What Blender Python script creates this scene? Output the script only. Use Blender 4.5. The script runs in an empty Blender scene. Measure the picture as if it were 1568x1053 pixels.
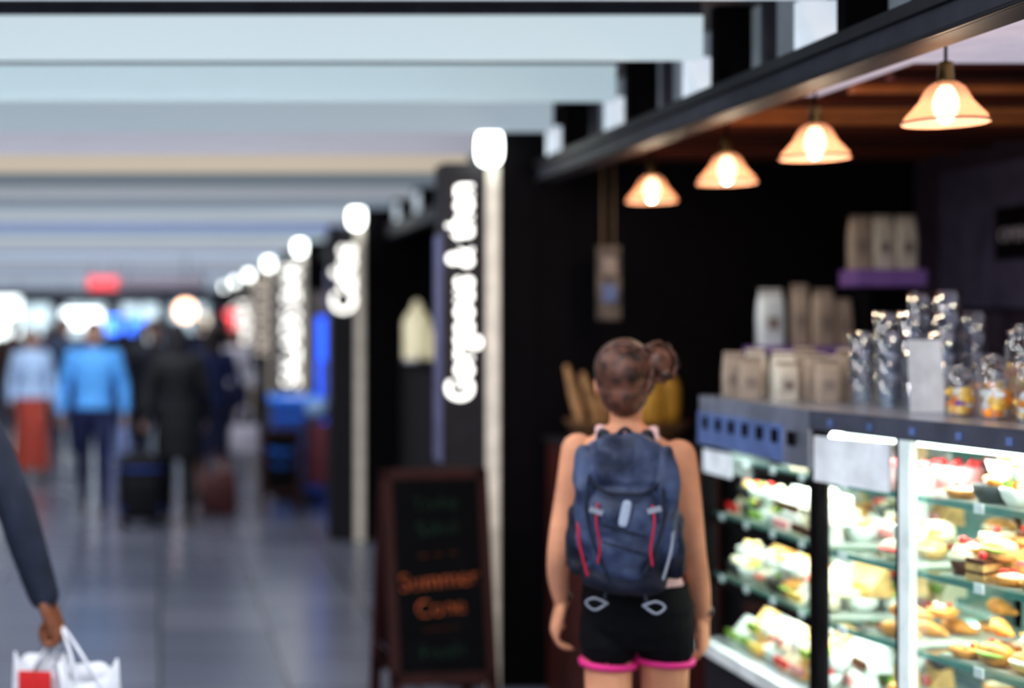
import bpy, bmesh, math, random
from mathutils import Vector, Matrix, noise
from mathutils.bvhtree import BVHTree
R = random.Random(7)
sc = bpy.context.scene
try:
    sc.view_settings.view_transform = 'Standard'
    sc.view_settings.look = 'Medium High Contrast'
except Exception as e:
    print(e)
V = Vector
# ------------------------------------------------------------------ materials
MATS = {}
def mat(name, col, rough=0.6, metal=0.0, emit=None, es=0.0, var=0.15, nscale=12.0, bump=0.0, spec=0.5, col2=None):
    if name in MATS: return MATS[name]
    m = bpy.data.materials.new(name); m.use_nodes = True
    nt = m.node_tree; b = nt.nodes['Principled BSDF']
    tc = nt.nodes.new('ShaderNodeTexCoord')
    nz = nt.nodes.new('ShaderNodeTexNoise'); nz.inputs['Scale'].default_value = nscale; nz.inputs['Detail'].default_value = 4
    nt.links.new(tc.outputs['Object'], nz.inputs['Vector'])
    rp = nt.nodes.new('ShaderNodeValToRGB')
    c1 = tuple(max(0, c*(1-var)) for c in col)
    c2 = col2 if col2 else tuple(min(1, c*(1+var)) for c in col)
    rp.color_ramp.elements[0].position = 0.35; rp.color_ramp.elements[1].position = 0.65
    rp.color_ramp.elements[0].color = (*c1, 1); rp.color_ramp.elements[1].color = (*c2, 1)
    nt.links.new(nz.outputs['Fac'], rp.inputs['Fac'])
    nt.links.new(rp.outputs['Color'], b.inputs['Base Color'])
    b.inputs['Roughness'].default_value = rough
    b.inputs['Metallic'].default_value = metal
    b.inputs['Specular IOR Level'].default_value = spec
    if emit is not None:
        b.inputs['Emission Color'].default_value = (*emit, 1)
        b.inputs['Emission Strength'].default_value = es
    if bump > 0:
        bp = nt.nodes.new('ShaderNodeBump'); bp.inputs['Strength'].default_value = bump; bp.inputs['Distance'].default_value = 0.02
        nt.links.new(nz.outputs['Fac'], bp.inputs['Height']); nt.links.new(bp.outputs['Normal'], b.inputs['Normal'])
    MATS[name] = m
    return m
def glass(name, tint=(1,1,1), refl=0.12, rough=0.02):
    if name in MATS: return MATS[name]
    m = bpy.data.materials.new(name); m.use_nodes = True
    nt = m.node_tree; nt.nodes.clear()
    o = nt.nodes.new('ShaderNodeOutputMaterial'); mx = nt.nodes.new('ShaderNodeMixShader')
    t = nt.nodes.new('ShaderNodeBsdfTransparent'); g = nt.nodes.new('ShaderNodeBsdfGlossy')
    lw = nt.nodes.new('ShaderNodeLayerWeight'); lw.inputs['Blend'].default_value = 0.35
    mr = nt.nodes.new('ShaderNodeMapRange'); mr.inputs['To Min'].default_value = refl*0.4; mr.inputs['To Max'].default_value = min(1, refl*5)
    nt.links.new(lw.outputs['Facing'], mr.inputs['Value'])
    t.inputs['Color'].default_value = (*tint, 1); g.inputs['Roughness'].default_value = rough
    nt.links.new(mr.outputs['Result'], mx.inputs['Fac'])
    nt.links.new(t.outputs[0], mx.inputs[1]); nt.links.new(g.outputs[0], mx.inputs[2]); nt.links.new(mx.outputs[0], o.inputs[0])
    MATS[name] = m
    return m
# ------------------------------------------------------------------ mesh builder
def catmull(pts, rad, n=4):
    if len(pts) < 3: 
        P = []; Q = []
        for i in range(n+1):
            t = i/n; P.append(pts[0].lerp(pts[1], t)); Q.append(rad[0]*(1-t)+rad[1]*t)
        return P, Q
    P = []; Q = []
    for i in range(len(pts)-1):
        p0 = pts[max(i-1, 0)]; p1 = pts[i]; p2 = pts[i+1]; p3 = pts[min(i+2, len(pts)-1)]
        r0 = rad[max(i-1, 0)]; r1 = rad[i]; r2 = rad[i+1]; r3 = rad[min(i+2, len(pts)-1)]
        for k in range(n):
            t = k/n
            f = lambda a, b, c, d: 0.5*((2*b)+(c-a)*t+(2*a-5*b+4*c-d)*t*t+(3*b-a-3*c+d)*t*t*t)
            P.append(f(p0, p1, p2, p3)); Q.append(max(1e-4, f(r0, r1, r2, r3)))
    P.append(pts[-1]); Q.append(rad[-1])
    return P, Q
class MB:
    def __init__(s): s.v = []; s.f = []; s.m = []; s.sm = []; s.mats = []; s.xf = None
    def mi(s, m):
        if m not in s.mats: s.mats.append(m)
        return s.mats.index(m)
    def add(s, vs, fs, m, smooth=True):
        o = len(s.v); k = s.mi(m)
        for p in vs:
            p = V(p)
            s.v.append(s.xf @ p if s.xf else p)
        for f in fs: s.f.append(tuple(i+o for i in f)); s.m.append(k); s.sm.append(smooth)
    def box(s, x0, x1, y0, y1, z0, z1, m, M=None):
        vs = [V((x, y, z)) for z in (z0, z1) for y in (y0, y1) for x in (x0, x1)]
        if M: vs = [M @ p for p in vs]
        s.add(vs, [(0,2,3,1),(4,5,7,6),(0,1,5,4),(2,6,7,3),(0,4,6,2),(1,3,7,5)], m, False)
    def prism(s, poly, z0, z1, m):
        n = len(poly)
        vs = [V((p[0], p[1], z0)) for p in poly]+[V((p[0], p[1], z1)) for p in poly]
        fs = [tuple(range(n))[::-1], tuple(range(n, 2*n))]+[(i, (i+1) % n, (i+1) % n+n, i+n) for i in range(n)]
        s.add(vs, fs, m, False)
    def rings(s, rings, m, smooth=True, cap=True):
        n = len(rings[0]); vs = [p for r in rings for p in r]; fs = []
        for i in range(len(rings)-1):
            for j in range(n):
                fs.append((i*n+j, i*n+(j+1) % n, (i+1)*n+(j+1) % n, (i+1)*n+j))
        if cap:
            fs.append(tuple(range(n))[::-1]); fs.append(tuple(range((len(rings)-1)*n, len(rings)*n)))
        s.add(vs, fs, m, smooth)
    def loft(s, secs, m, seg=28, e=1.0):
        rr = []
        for (z, cx, cy, rx, ry) in secs:
            r = []
            for j in range(seg):
                a = 2*math.pi*j/seg; c = math.cos(a); t = math.sin(a)
                r.append(V((cx+rx*math.copysign(abs(c)**e, c), cy+ry*math.copysign(abs(t)**e, t), z)))
            rr.append(r)
        s.rings(rr, m)
    def limb(s, pts, rad, m, seg=14, n=4, ends=True):
        pts = [V(p) for p in pts]
        P, Q = catmull(pts, rad, n)
        if ends:
            d0 = (P[0]-P[1]).normalized(); d1 = (P[-1]-P[-2]).normalized()
            pre = []; pq = []
            for a in (80, 55, 28):
                pre.append(P[0]+d0*Q[0]*math.sin(math.radians(a))); pq.append(Q[0]*math.cos(math.radians(a)))
            post = []; qq = []
            for a in (28, 55, 80):
                post.append(P[-1]+d1*Q[-1]*math.sin(math.radians(a))); qq.append(Q[-1]*math.cos(math.radians(a)))
            P = pre+P+post; Q = pq+Q+qq
        T = (P[1]-P[0]).normalized()
        up = V((0, 0, 1)) if abs(T.z) < 0.9 else V((1, 0, 0))
        N = T.cross(up).normalized(); rr = []
        for i in range(len(P)):
            if i < len(P)-1: T = (P[min(i+1, len(P)-1)]-P[max(i-1, 0)])
            else: T = P[-1]-P[-2]
            if T.length < 1e-9: T = V((0,0,1))
            T.normalize()
            N = (N-T*N.dot(T))
            if N.length < 1e-6: N = T.orthogonal()
            N.normalize(); B = T.cross(N)
            rr.append([P[i]+N*Q[i]*math.cos(2*math.pi*j/seg)+B*Q[i]*math.sin(2*math.pi*j/seg) for j in range(seg)])
        s.rings(rr, m)
    def sell(s, c, r, m, e1=1.0, e2=1.0, A=None, seg=20, st=12):
        c = V(c); rr = []
        f = lambda w, e: math.copysign(abs(w)**e, w)
        for i in range(st+1):
            ph = -math.pi/2+math.pi*i/st
            ph = max(-math.pi/2+0.03, min(math.pi/2-0.03, ph))
            row = []
            for j in range(seg):
                th = 2*math.pi*j/seg
                p = V((r[0]*f(math.cos(ph), e1)*f(math.cos(th), e2), r[1]*f(math.cos(ph), e1)*f(math.sin(th), e2), r[2]*f(math.sin(ph), e1)))
                if A: p = A @ p
                row.append(c+p)
            rr.append(row)
        s.rings(rr, m)
    def lathe(s, prof, c, m, seg=24, cap=True):
        s.rings([[V((c[0]+r*math.cos(2*math.pi*j/seg), c[1]+r*math.sin(2*math.pi*j/seg), c[2]+z)) for j in range(seg)] for r, z in prof], m, cap=cap)
    def text(s, body, size, M, m, off=0.0, ext=0.002, align='LEFT'):
        cu = bpy.data.curves.new('t', 'FONT'); cu.body = body; cu.size = size; cu.extrude = ext; cu.offset = off; cu.resolution_u = 3
        cu.align_x = align
        ob = bpy.data.objects.new('t', cu); sc.collection.objects.link(ob)
        dg = bpy.context.evaluated_depsgraph_get(); dg.update()
        me = ob.evaluated_get(dg).to_mesh()
        vs = [M @ v.co for v in me.vertices]; fs = [tuple(p.vertices) for p in me.polygons]
        s.add(vs, fs, m, False)
        ob.evaluated_get(dg).to_mesh_clear()
        bpy.data.objects.remove(ob); bpy.data.curves.remove(cu)
    def mesh(s, name):
        me = bpy.data.meshes.new(name)
        me.from_pydata([tuple(p) for p in s.v], [], s.f)
        for m in s.mats: me.materials.append(m)
        me.polygons.foreach_set('material_index', s.m); me.polygons.foreach_set('use_smooth', s.sm)
        me.update(); return me
    def obj(s, name, bevel=0.0, M=None):
        ob = bpy.data.objects.new(name, s.mesh(name)); sc.collection.objects.link(ob)
        if M: ob.matrix_world = M
        if bevel:
            b = ob.modifiers.new('bev', 'BEVEL'); b.width = bevel; b.segments = 2; b.limit_method = 'ANGLE'; b.angle_limit = math.radians(50)
        return ob
    def remesh(s, voxel, smooth=2, disp=None):
        """fuse everything into ONE continuous surface, transfer material regions"""
        me = s.mesh('tmp'); ob = bpy.data.objects.new('tmp', me); sc.collection.objects.link(ob)
        r = ob.modifiers.new('r', 'REMESH'); r.mode = 'VOXEL'; r.voxel_size = voxel
        if smooth:
            q = ob.modifiers.new('s', 'SMOOTH'); q.factor = 0.5; q.iterations = smooth
        dg = bpy.context.evaluated_depsgraph_get(); dg.update()
        ev = ob.evaluated_get(dg).to_mesh()
        vs = [v.co.copy() for v in ev.vertices]; fs = [tuple(p.vertices) for p in ev.polygons]
        cs = [p.center.copy() for p in ev.polygons]
        ob.evaluated_get(dg).to_mesh_clear()
        bvh = BVHTree.FromPolygons(s.v, s.f)
        ms = []
        for c in cs:
            h = bvh.find_nearest(c); ms.append(s.m[h[2]] if h[2] is not None else 0)
        bpy.data.objects.remove(ob)
        if disp: vs = [disp(p) for p in vs]
        out = MB(); out.mats = list(s.mats); out.v = vs; out.f = fs; out.m = ms; out.sm = [True]*len(fs)
        return out
def XF(x, y, z=0, rz=0): return Matrix.Translation((x, y, z)) @ Matrix.Rotation(rz, 4, 'Z')

F = 2178.0; CH = 1.70
def P(px, py, Y): return V(((px-245)/F*Y, Y, CH-(py-490)/F*Y))

# ------------------------------------------------------------------ camera
cam = bpy.data.cameras.new('camera'); co = bpy.data.objects.new('camera', cam); sc.collection.objects.link(co)
cam.sensor_width = 36; cam.lens = 36*F/1568; cam.shift_x = (784-245)/1568; cam.shift_y = -(526-490)/1568
co.location = (0, 0, CH); co.rotation_euler = (math.pi/2, 0, 0)
cam.dof.use_dof = True; cam.dof.focus_distance = 2.85; cam.dof.aperture_fstop = 1.15
cam.clip_end = 300
sc.camera = co
# ------------------------------------------------------------------ world
w = bpy.data.worlds.new('daylight'); sc.world = w; w.use_nodes = True
wb = w.node_tree.nodes['Background']; wb.inputs[0].default_value = (0.76, 0.86, 1.0, 1); wb.inputs[1].default_value = 1.45

# ------------------------------------------------------------------ surface materials
def floor_mat():
    m = bpy.data.materials.new('polished_stone_tiles'); m.use_nodes = True; nt = m.node_tree; b = nt.nodes['Principled BSDF']
    tc = nt.nodes.new('ShaderNodeTexCoord'); br = nt.nodes.new('ShaderNodeTexBrick')
    br.inputs['Scale'].default_value = 1.0; br.inputs['Brick Width'].default_value = 0.6; br.inputs['Row Height'].default_value = 0.6
    br.inputs['Mortar Size'].default_value = 0.008; br.offset = 0.0
    br.inputs['Color1'].default_value = (0.125, 0.138, 0.185, 1); br.inputs['Color2'].default_value = (0.175, 0.185, 0.235, 1); br.inputs['Mortar'].default_value = (0.05, 0.05, 0.06, 1)
    nz = nt.nodes.new('ShaderNodeTexNoise'); nz.inputs['Scale'].default_value = 1.3
    nt.links.new(tc.outputs['Object'], br.inputs['Vector']); nt.links.new(tc.outputs['Object'], nz.inputs['Vector'])
    nt.links.new(br.outputs['Color'], b.inputs['Base Color'])
    mr = nt.nodes.new('ShaderNodeMapRange'); mr.inputs['To Min'].default_value = 0.18; mr.inputs['To Max'].default_value = 0.32
    b.inputs['Specular IOR Level'].default_value = 0.7
    nt.links.new(nz.outputs['Fac'], mr.inputs['Value']); nt.links.new(mr.outputs['Result'], b.inputs['Roughness'])
    return m
M_floor = floor_mat()
M_black = mat('matte_black_paint', (0.005, 0.0035, 0.005), 0.75, spec=.12)
M_dark = mat('charcoal_panel', (0.022, 0.02, 0.025), 0.5, spec=.3)
M_beam = mat('dark_steel', (0.055, 0.055, 0.072), 0.55, spec=.3)
M_ceil = mat('ceiling_void_grey', (0.16, 0.14, 0.13), 0.8)
M_white = mat('white_paint', (0.6, 0.63, 0.66), 0.6)
M_cream = mat('cream_strip', (0.7, 0.64, 0.56), 0.5, emit=(1, .9, .78), es=0.16)
def wood_mat():
    m = bpy.data.materials.new('stained_wood_boards'); m.use_nodes = True; nt = m.node_tree; b = nt.nodes['Principled BSDF']
    tc = nt.nodes.new('ShaderNodeTexCoord'); wv = nt.nodes.new('ShaderNodeTexWave'); wv.bands_direction = 'Y'
    wv.inputs['Scale'].default_value = 2.2; wv.inputs['Distortion'].default_value = 1.0
    rp = nt.nodes.new('ShaderNodeValToRGB'); rp.color_ramp.elements[0].color = (0.03, 0.009, 0.006, 1); rp.color_ramp.elements[1].color = (0.17, 0.045, 0.025, 1)
    nt.links.new(tc.outputs['Object'], wv.inputs['Vector']); nt.links.new(wv.outputs['Fac'], rp.inputs['Fac']); nt.links.new(rp.outputs['Color'], b.inputs['Base Color'])
    b.inputs['Roughness'].default_value = 0.45
    return m
M_wood = wood_mat()

def solid(name, x0, x1, y0, y1, z0, z1, m, bevel=0.0):
    b = MB(); b.box(x0, x1, y0, y1, z0, z1, m); return b.obj(name, bevel)
solid('floor', -4.8, 4.2, -3.2, 60, -0.1, 0, M_floor)
solid('ceiling', -4.8, 4.2, -3.2, 40, 2.70, 2.8, M_ceil)
solid('wall_left', -4.8, -4.7, -3.2, 40, 0, 2.7, M_white)

# ceiling baffles (glossy panels; reflected light put in as emission, tinted per slat)
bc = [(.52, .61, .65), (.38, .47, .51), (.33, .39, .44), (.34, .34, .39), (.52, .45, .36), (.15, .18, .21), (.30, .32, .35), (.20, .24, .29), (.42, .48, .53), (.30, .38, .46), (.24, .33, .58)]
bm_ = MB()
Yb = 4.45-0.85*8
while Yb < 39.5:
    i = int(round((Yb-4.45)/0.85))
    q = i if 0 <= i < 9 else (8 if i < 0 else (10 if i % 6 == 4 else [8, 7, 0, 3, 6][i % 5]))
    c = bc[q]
    m = mat('baffle_painted_glow_%d' % q, tuple(x*.8 for x in c), 0.5, var=0.05, nscale=1.5, emit=c, es=.84)
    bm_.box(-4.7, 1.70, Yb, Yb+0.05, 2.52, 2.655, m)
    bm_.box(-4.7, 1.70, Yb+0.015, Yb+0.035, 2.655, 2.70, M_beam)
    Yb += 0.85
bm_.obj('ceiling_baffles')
def area(name, loc, sx, sy, en, col, rx=0, ry=0, rz=0):
    l = bpy.data.lights.new(name, 'AREA'); l.shape = 'RECTANGLE'; l.size = sx; l.size_y = sy; l.energy = en; l.color = col
    o = bpy.data.objects.new(name, l); sc.collection.objects.link(o); o.location = loc; o.rotation_euler = (rx, ry, rz); return o
for n_, k_ in enumerate([-6, -4, -2, 0, 2, 5, 8, 11, 15, 19, 24, 29, 34]):  # unseen area lights with housings, added to brighten the corridor
    yb = 4.45+.85*k_+.05
    t = MB(); t.box(-2.3, 1.1, yb+.002, yb+.07, 2.562, 2.60, M_beam); t.obj('added_fill_housing')
    area('added_fill_light', (-0.6, yb+.036, 2.558), 3.3, 0.055, 46, (0.96, 0.97, 1.0))

# ------------------------------------------------------------------ shopfront structure
XB = 1.75
fr = MB()
fr.box(XB, XB+0.09, 0.6, 6.6, 2.34, 2.44, M_beam); fr.box(XB-0.015, XB, 0.6, 6.6, 2.405, 2.44, M_dark); fr.box(XB-0.015, XB, 0.6, 6.6, 2.34, 2.352, M_dark)
fr.obj('shopfront_beam', 0.003)
for i in range(1, 7):
    y0 = 6.6+4.4*(i-1)+0.25
    b = MB(); b.box(XB, XB+0.09, y0, y0+4.15, 2.34, 2.44, M_beam); b.obj('shopfront_beam', 0.003)
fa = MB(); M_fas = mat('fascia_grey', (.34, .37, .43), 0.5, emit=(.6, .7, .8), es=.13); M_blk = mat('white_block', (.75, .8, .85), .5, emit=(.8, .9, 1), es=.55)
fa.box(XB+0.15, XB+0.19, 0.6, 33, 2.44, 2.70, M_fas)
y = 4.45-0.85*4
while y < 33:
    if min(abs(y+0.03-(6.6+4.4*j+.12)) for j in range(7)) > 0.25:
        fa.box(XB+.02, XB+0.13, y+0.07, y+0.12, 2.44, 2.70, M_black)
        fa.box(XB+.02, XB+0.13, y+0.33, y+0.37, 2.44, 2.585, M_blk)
        fa.box(XB+0.05, XB+0.08, y+0.62, y+0.66, 2.44, 2.70, M_beam)
    y += 0.85
fa.obj('upper_fascia')

M_signw = mat('illuminated_letters', (1, 1, 1), 0.5, emit=(1, .97, .9), es=2.4)
M_lampw = mat('frosted_lamp_glass', (1, 1, 1), 0.4, emit=(.93, 1.0, .95), es=6.0)
M_lampw2 = mat('frosted_lamp_glass_far', (1, 1, 1), 0.4, emit=(.95, 1.0, .96), es=7)
M_panelside = mat('sign_edge_lilac', (.14, .14, .24), 0.5, emit=(.3, .3, .6), es=.03)
tinfo = [
 ('Gorgeous & then', 1.33, 2.33, 0.165, M_signw),
 ('Cafes', 1.76, 2.28, 0.2, M_signw),
 ('SALADS BAR', 1.0, 2.33, 0.25, M_signw),
 ('NOODLES', 1.25, 2.3, 0.19, mat('dim_letters', (.7, .6, .5), .5, emit=(.8, .7, .6), es=.8)),
 ('FRESH', 1.2, 2.0, 0.22, M_signw), ('TEA', 1.3, 2.0, 0.2, M_signw)]
def fit_text(b, body, M, length, height, m):
    t = MB(); t.text(body, 1.0, Matrix.Identity(4), m, off=0.012, ext=0.01)
    xs = [p.x for p in t.v]; ys = [p.y for p in t.v]
    x0, x1, y0, y1 = min(xs), max(xs), min(ys), max(ys)
    vs = [M @ V(((p.x-x0)/(x1-x0)*length, (p.y-y0)/(y1-y0)*height, p.z*0.5)) for p in t.v]
    b.add(vs, t.f, m, False)
for i in range(7):
    yc = 6.6+4.4*i
    c = MB(); c.box(1.577, XB+0.004, yc, yc+0.25, 0, 2.70, M_black); c.obj('column', 0.004)
    s_ = MB(); s_.box(1.512, 1.575, yc-0.02, yc+0.2, 0, 2.42, M_cream); s_.obj('trim_%d' % (i+1), 0.003)
    s = MB()
    s.box(1.315, 1.51, yc, yc+0.2, 0, 2.43, M_dark); s.box(1.305, 1.315, yc+0.02, yc+0.18, 1.04, 2.1, M_panelside)
    if i < 6:
        tx, z0, z1, h, tm = tinfo[i]
        M = Matrix.Translation((1.505 - (0.195-h)/2 if h < .195 else 1.51, yc-0.012, z0)) @ Matrix.Rotation(math.radians(90), 4, 'X') @ Matrix.Rotation(math.radians(90), 4, 'Z')
        if h > .195: h = .19
        fit_text(s, tx, M, z1-z0, h, tm)
    s.obj('vertical_shop_sign')
    l = MB(); lm = M_lampw if i == 0 else M_lampw2
    l.sell((1.505, yc-0.1, 2.49), (0.058, 0.058, 0.083), lm, .6, .8)
    l.box(1.46, 1.55, yc-0.03, yc-.002, 2.44, 2.56, M_beam)
    l.obj('wall_lamp')
    solid('wall_partition_%d' % (i+1), XB+0.005, 4.1, yc, yc+0.2, 0, 2.70, M_black)
solid('wall_right', 4.0, 4.1, 6.8, 40, 0, 2.7, M_black)

# ------------------------------------------------------------------ shop 1 shell
solid('wall_back', 3.5, 3.6, 0.6, 6.6, 0, 2.70, mat('plum_panel', (.05, .035, .055), .5))
solid('wall_side', XB+0.1, 3.6, 0.5, 0.6, 0, 2.70, M_black)
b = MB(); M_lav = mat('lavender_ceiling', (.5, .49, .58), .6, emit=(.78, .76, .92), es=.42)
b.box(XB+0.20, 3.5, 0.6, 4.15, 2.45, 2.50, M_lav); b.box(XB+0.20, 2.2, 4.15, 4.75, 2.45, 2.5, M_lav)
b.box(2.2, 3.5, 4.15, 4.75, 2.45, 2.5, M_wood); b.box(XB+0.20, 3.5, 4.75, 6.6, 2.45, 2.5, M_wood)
M_slat = mat('copper_wood_slat', (.5, .2, .08), .4, emit=(.6, .2, .06), es=.08)
for k in range(10):
    y = 4.3+k*0.24
    b.box(2.22 if y < 4.8 else XB+.2, 3.5, y, y+0.05, 2.43, 2.45, M_slat if k in (1, 3, 4) else M_wood)
b.obj('ceiling_shop')
b = MB(); M_board = mat('slate_board', (.08, .07, .12), .5); M_txt = mat('chalk_grey', (.32, .3, .34), .7)
b.box(3.455, 3.49, 4.2, 6.3, 1.75, 2.35, M_board)
b.box(3.435, 3.455, 5.3, 5.85, 1.95, 2.16, M_black)
b.text('OPEN LATE', .08, Matrix.Translation((3.432, 5.82, 2.02)) @ Matrix.Rotation(math.radians(-90), 4, 'Z') @ Matrix.Rotation(math.radians(90), 4, 'X'), M_txt, off=.002)
b.obj('menu_board')

# pendants
M_sh = bpy.data.materials.new('frosted_peach_glass'); M_sh.use_nodes = True
nt = M_sh.node_tree; nt.nodes.clear()
o = nt.nodes.new('ShaderNodeOutputMaterial'); m1 = nt.nodes.new('ShaderNodeMixShader'); m3 = nt.nodes.new('ShaderNodeMixShader'); m2 = nt.nodes.new('ShaderNodeAddShader')
tr = nt.nodes.new('ShaderNodeBsdfTranslucent'); tr.inputs[0].default_value = (.38, .22, .15, 1)
df = nt.nodes.new('ShaderNodeBsdfDiffuse'); df.inputs[0].default_value = (.5, .33, .26, 1)
tp = nt.nodes.new('ShaderNodeBsdfTransparent'); tp.inputs[0].default_value = (.97, .82, .72, 1)
em = nt.nodes.new('ShaderNodeEmission'); em.inputs[0].default_value = (1, .6, .42, 1); em.inputs[1].default_value = 0.10
m1.inputs[0].default_value = .6; m3.inputs[0].default_value = .55
nt.links.new(tr.outputs[0], m1.inputs[1]); nt.links.new(df.outputs[0], m1.inputs[2]); nt.links.new(m1.outputs[0], m3.inputs[1]); nt.links.new(tp.outputs[0], m3.inputs[2])
nt.links.new(m3.outputs[0], m2.inputs[0]); nt.links.new(em.outputs[0], m2.inputs[1]); nt.links.new(m2.outputs[0], o.inputs[0])
M_bulb = mat('glowing_bulb', (1, .95, .85), .3, emit=(1, .92, .74), es=8)
M_brass = mat('aged_brass', (.3, .2, .08), .35, .9)
for px, py in ((1448, 188), (1248, 242), (1113, 280), (998, 308)):
    Yp = 2.0*F/(px-245); z = CH+(490-py)/F*Yp; b = MB()
    outer = [(.016, .108), (.03, .102), (.045, .09), (.053, .075), (.062, .056), (.080, .034), (.094, .018), (.1, 0)]
    b.lathe(outer+[(r-.003, zz) for r, zz in outer[::-1]], (2.0, Yp, z), M_sh, 40, cap=False)
    b.lathe([(.101, -.001), (.1025, .003), (.099, .006), (.096, .001)], (2.0, Yp, z), mat('shade_rim', (.5, .28, .2), .4), 40, cap=False)
    b.lathe([(.002, .16), (.017, .155), (.02, .11), (.022, .1), (.012, .095)], (2.0, Yp, z), M_brass)
    b.lathe([(.012, .095), (.02, .085), (.029, .06), (.03, .04), (.022, .014), (.008, .0), (.001, -.002)], (2.0, Yp, z), M_bulb)
    b.limb([(2.0, Yp, z+.155), (2.0, Yp, 2.44)], [.004, .004], M_black, 8)
    b.lathe([(.04, 0), (.04, .015), (.01, .03)][::-1], (2.0, Yp, 2.42), M_black)
    b.obj('pendant_lamp')
    l = bpy.data.lights.new('pendant_glow', 'POINT'); l.energy = 4; l.color = (1, .82, .6); l.shadow_soft_size = .02
    lo = bpy.data.objects.new('pendant_glow', l); sc.collection.objects.link(lo); lo.location = (2.0, Yp, z-.03)

# ------------------------------------------------------------------ display case
M_steel = mat('brushed_steel', (.42, .45, .54), .3, .75)
M_bluest = mat('blue_film_steel', (.16, .24, .5), .3, .3)
M_glass = glass('case_glass', (.95, 1, .98), .06)
M_shelf = glass('shelf_glass', (.7, .95, .88), .15)
M_gedge = mat('green_glass_edge', (.07, .2, .19), .2, emit=(.3, .7, .6), es=.05)
M_case_w = mat('teal_liner', (.2, .28, .27), .4)
M_led = mat('led_strip', (1, 1, 1), .5, emit=(.9, 1, .97), es=5)
P0 = (1.9, 4.96); P1 = (1.9, 4.12); P2 = (2.227, 2.60); Q0 = (2.5, 4.96); Q1 = (2.5, 4.25); Q2 = (2.814, 2.73)
dB = V((.2103, -.9776, 0)); nB = V((.9776, .2103, 0))
MA = Matrix(((0, 1, 0, 1.9), (-1, 0, 0, 4.96), (0, 0, 1, 0), (0, 0, 0, 1)))
MBm = Matrix(((dB.x, nB.x, 0, 1.9), (dB.y, nB.y, 0, 4.12), (0, 0, 1, 0), (0, 0, 0, 1)))
LB = 1.55; SH = (0.60, 0.825, 1.035, 1.234)
b = MB()
b.prism([P0, P1, Q1, Q0][::-1], 0, .54, M_dark); b.prism([P1, P2, Q2, Q1][::-1], 0, .54, M_dark)
b.prism([P0, P1, Q1, Q0][::-1], .54, .60, M_steel); b.prism([P1, P2, Q2, Q1][::-1], .54, .60, M_steel)
b.prism([P0, P1, Q1, Q0][::-1], 1.42, 1.44, M_steel); b.prism([P1, P2, Q2, Q1][::-1], 1.41, 1.44, M_steel)
b.box(0, .84, -.02, .0, 1.27, 1.44, M_steel, MA); b.box(0.0, .66, -.026, -.02, 1.275, 1.385, M_bluest, MA)
for i in range(7): b.box(.06+i*.11, .095+i*.11, -.032, -.026, 1.33, 1.37, M_black, MA)
b.box(.0, LB, -.02, .0, 1.385, 1.44, mat('grey_blue_rail', (.10, .11, .15), .4, .3), MBm)
for i in range(9): b.box(.08+i*.16, .10+i*.16, -.024, -.02, 1.40, 1.42, M_bluest, MBm)
b.box(0, .80, .56, .6, .6, 1.42, M_case_w, MA); b.box(.15, LB, .56, .6, .6, 1.42, M_case_w, MBm)
for M, xs in ((MA, (0, .82)), (MBm, (0.0, .335, LB-.03))):
    for x in xs: b.box(x, x+.02, -.01, .03, .6, 1.40, M_black, M)
b.box(.36, .40, -.022, .0, .6, 1.385, mat('lit_mullion', (.7, .8, .8), .3, emit=(.85, 1, .97), es=.15), MBm)
for z in SH[1:]:
    b.box(.02, .83, .03, .54, z-.006, z, M_shelf, MA); b.box(.02, .83, .024, .03, z-.012, z+.004, M_gedge, MA)
    b.box(.15, LB-.03, .03, .54, z-.006, z, M_shelf, MBm); b.box(.03, LB-.03, .024, .03, z-.012, z+.004, M_gedge, MBm)
    b.box(.02, .83, .018, .024, z-.03, z-.004, M_black, MA)
    b.box(.03, .82, .5, .52, z-.03, z-.012, M_led, MA); b.box(.18, LB-.05, .5, .52, z-.03, z-.012, M_led, MBm)
b.box(.02, .82, .05, .07, 1.39, 1.405, M_led, MA); b.box(.05, LB-.05, .05, .07, 1.365, 1.38, M_led, MBm)
b.box(.018, .83, .004, .008, .6, 1.27, M_glass, MA); b.box(.02, LB, .004, .008, .6, 1.385, M_glass, MBm)
b.box(0, .84, -.03, .0, .555, .6, mat('white_kick', (.8, .85, .85), .4), MA)
b.box(0, LB, -.03, .0, .555, .6, MATS['white_kick'], MBm)
M_paper = mat('white_paper', (.7, .76, .82), .7, emit=(1, 1, 1), es=.08)
b.box(.06, .30, -.03, -.026, 1.18, 1.26, M_paper, MA)
b.box(.03, .33, -.03, -.022, 1.24, 1.37, M_paper, MBm)
for z in SH[1:]:
    for i in range(4): b.box(.10+i*.2, .13+i*.2, .012, .016, z-.015, z+.008, M_paper, MA)
    for i in range(6): b.box(.08+i*.25, .11+i*.25, .012, .016, z-.015, z+.01, M_paper, MBm)
b.obj('refrigerated_display_case')
def case_light(M, x0, x1, z, en):
    c = M @ V(((x0+x1)/2, .12, z)); a = math.atan2(M[1][0], M[0][0])
    area('case_led_light', c, x1-x0, .06, en, (.97, 1, .95), 0, 0, a)
case_light(MA, .05, .8, 1.385, 6); case_light(MBm, .05, LB-.05, 1.36, 10)
for z in SH[1:]:
    case_light(MA, .05, .8, z-.016, 3.3); case_light(MBm, .1, LB-.05, z-.016, 6)

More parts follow.
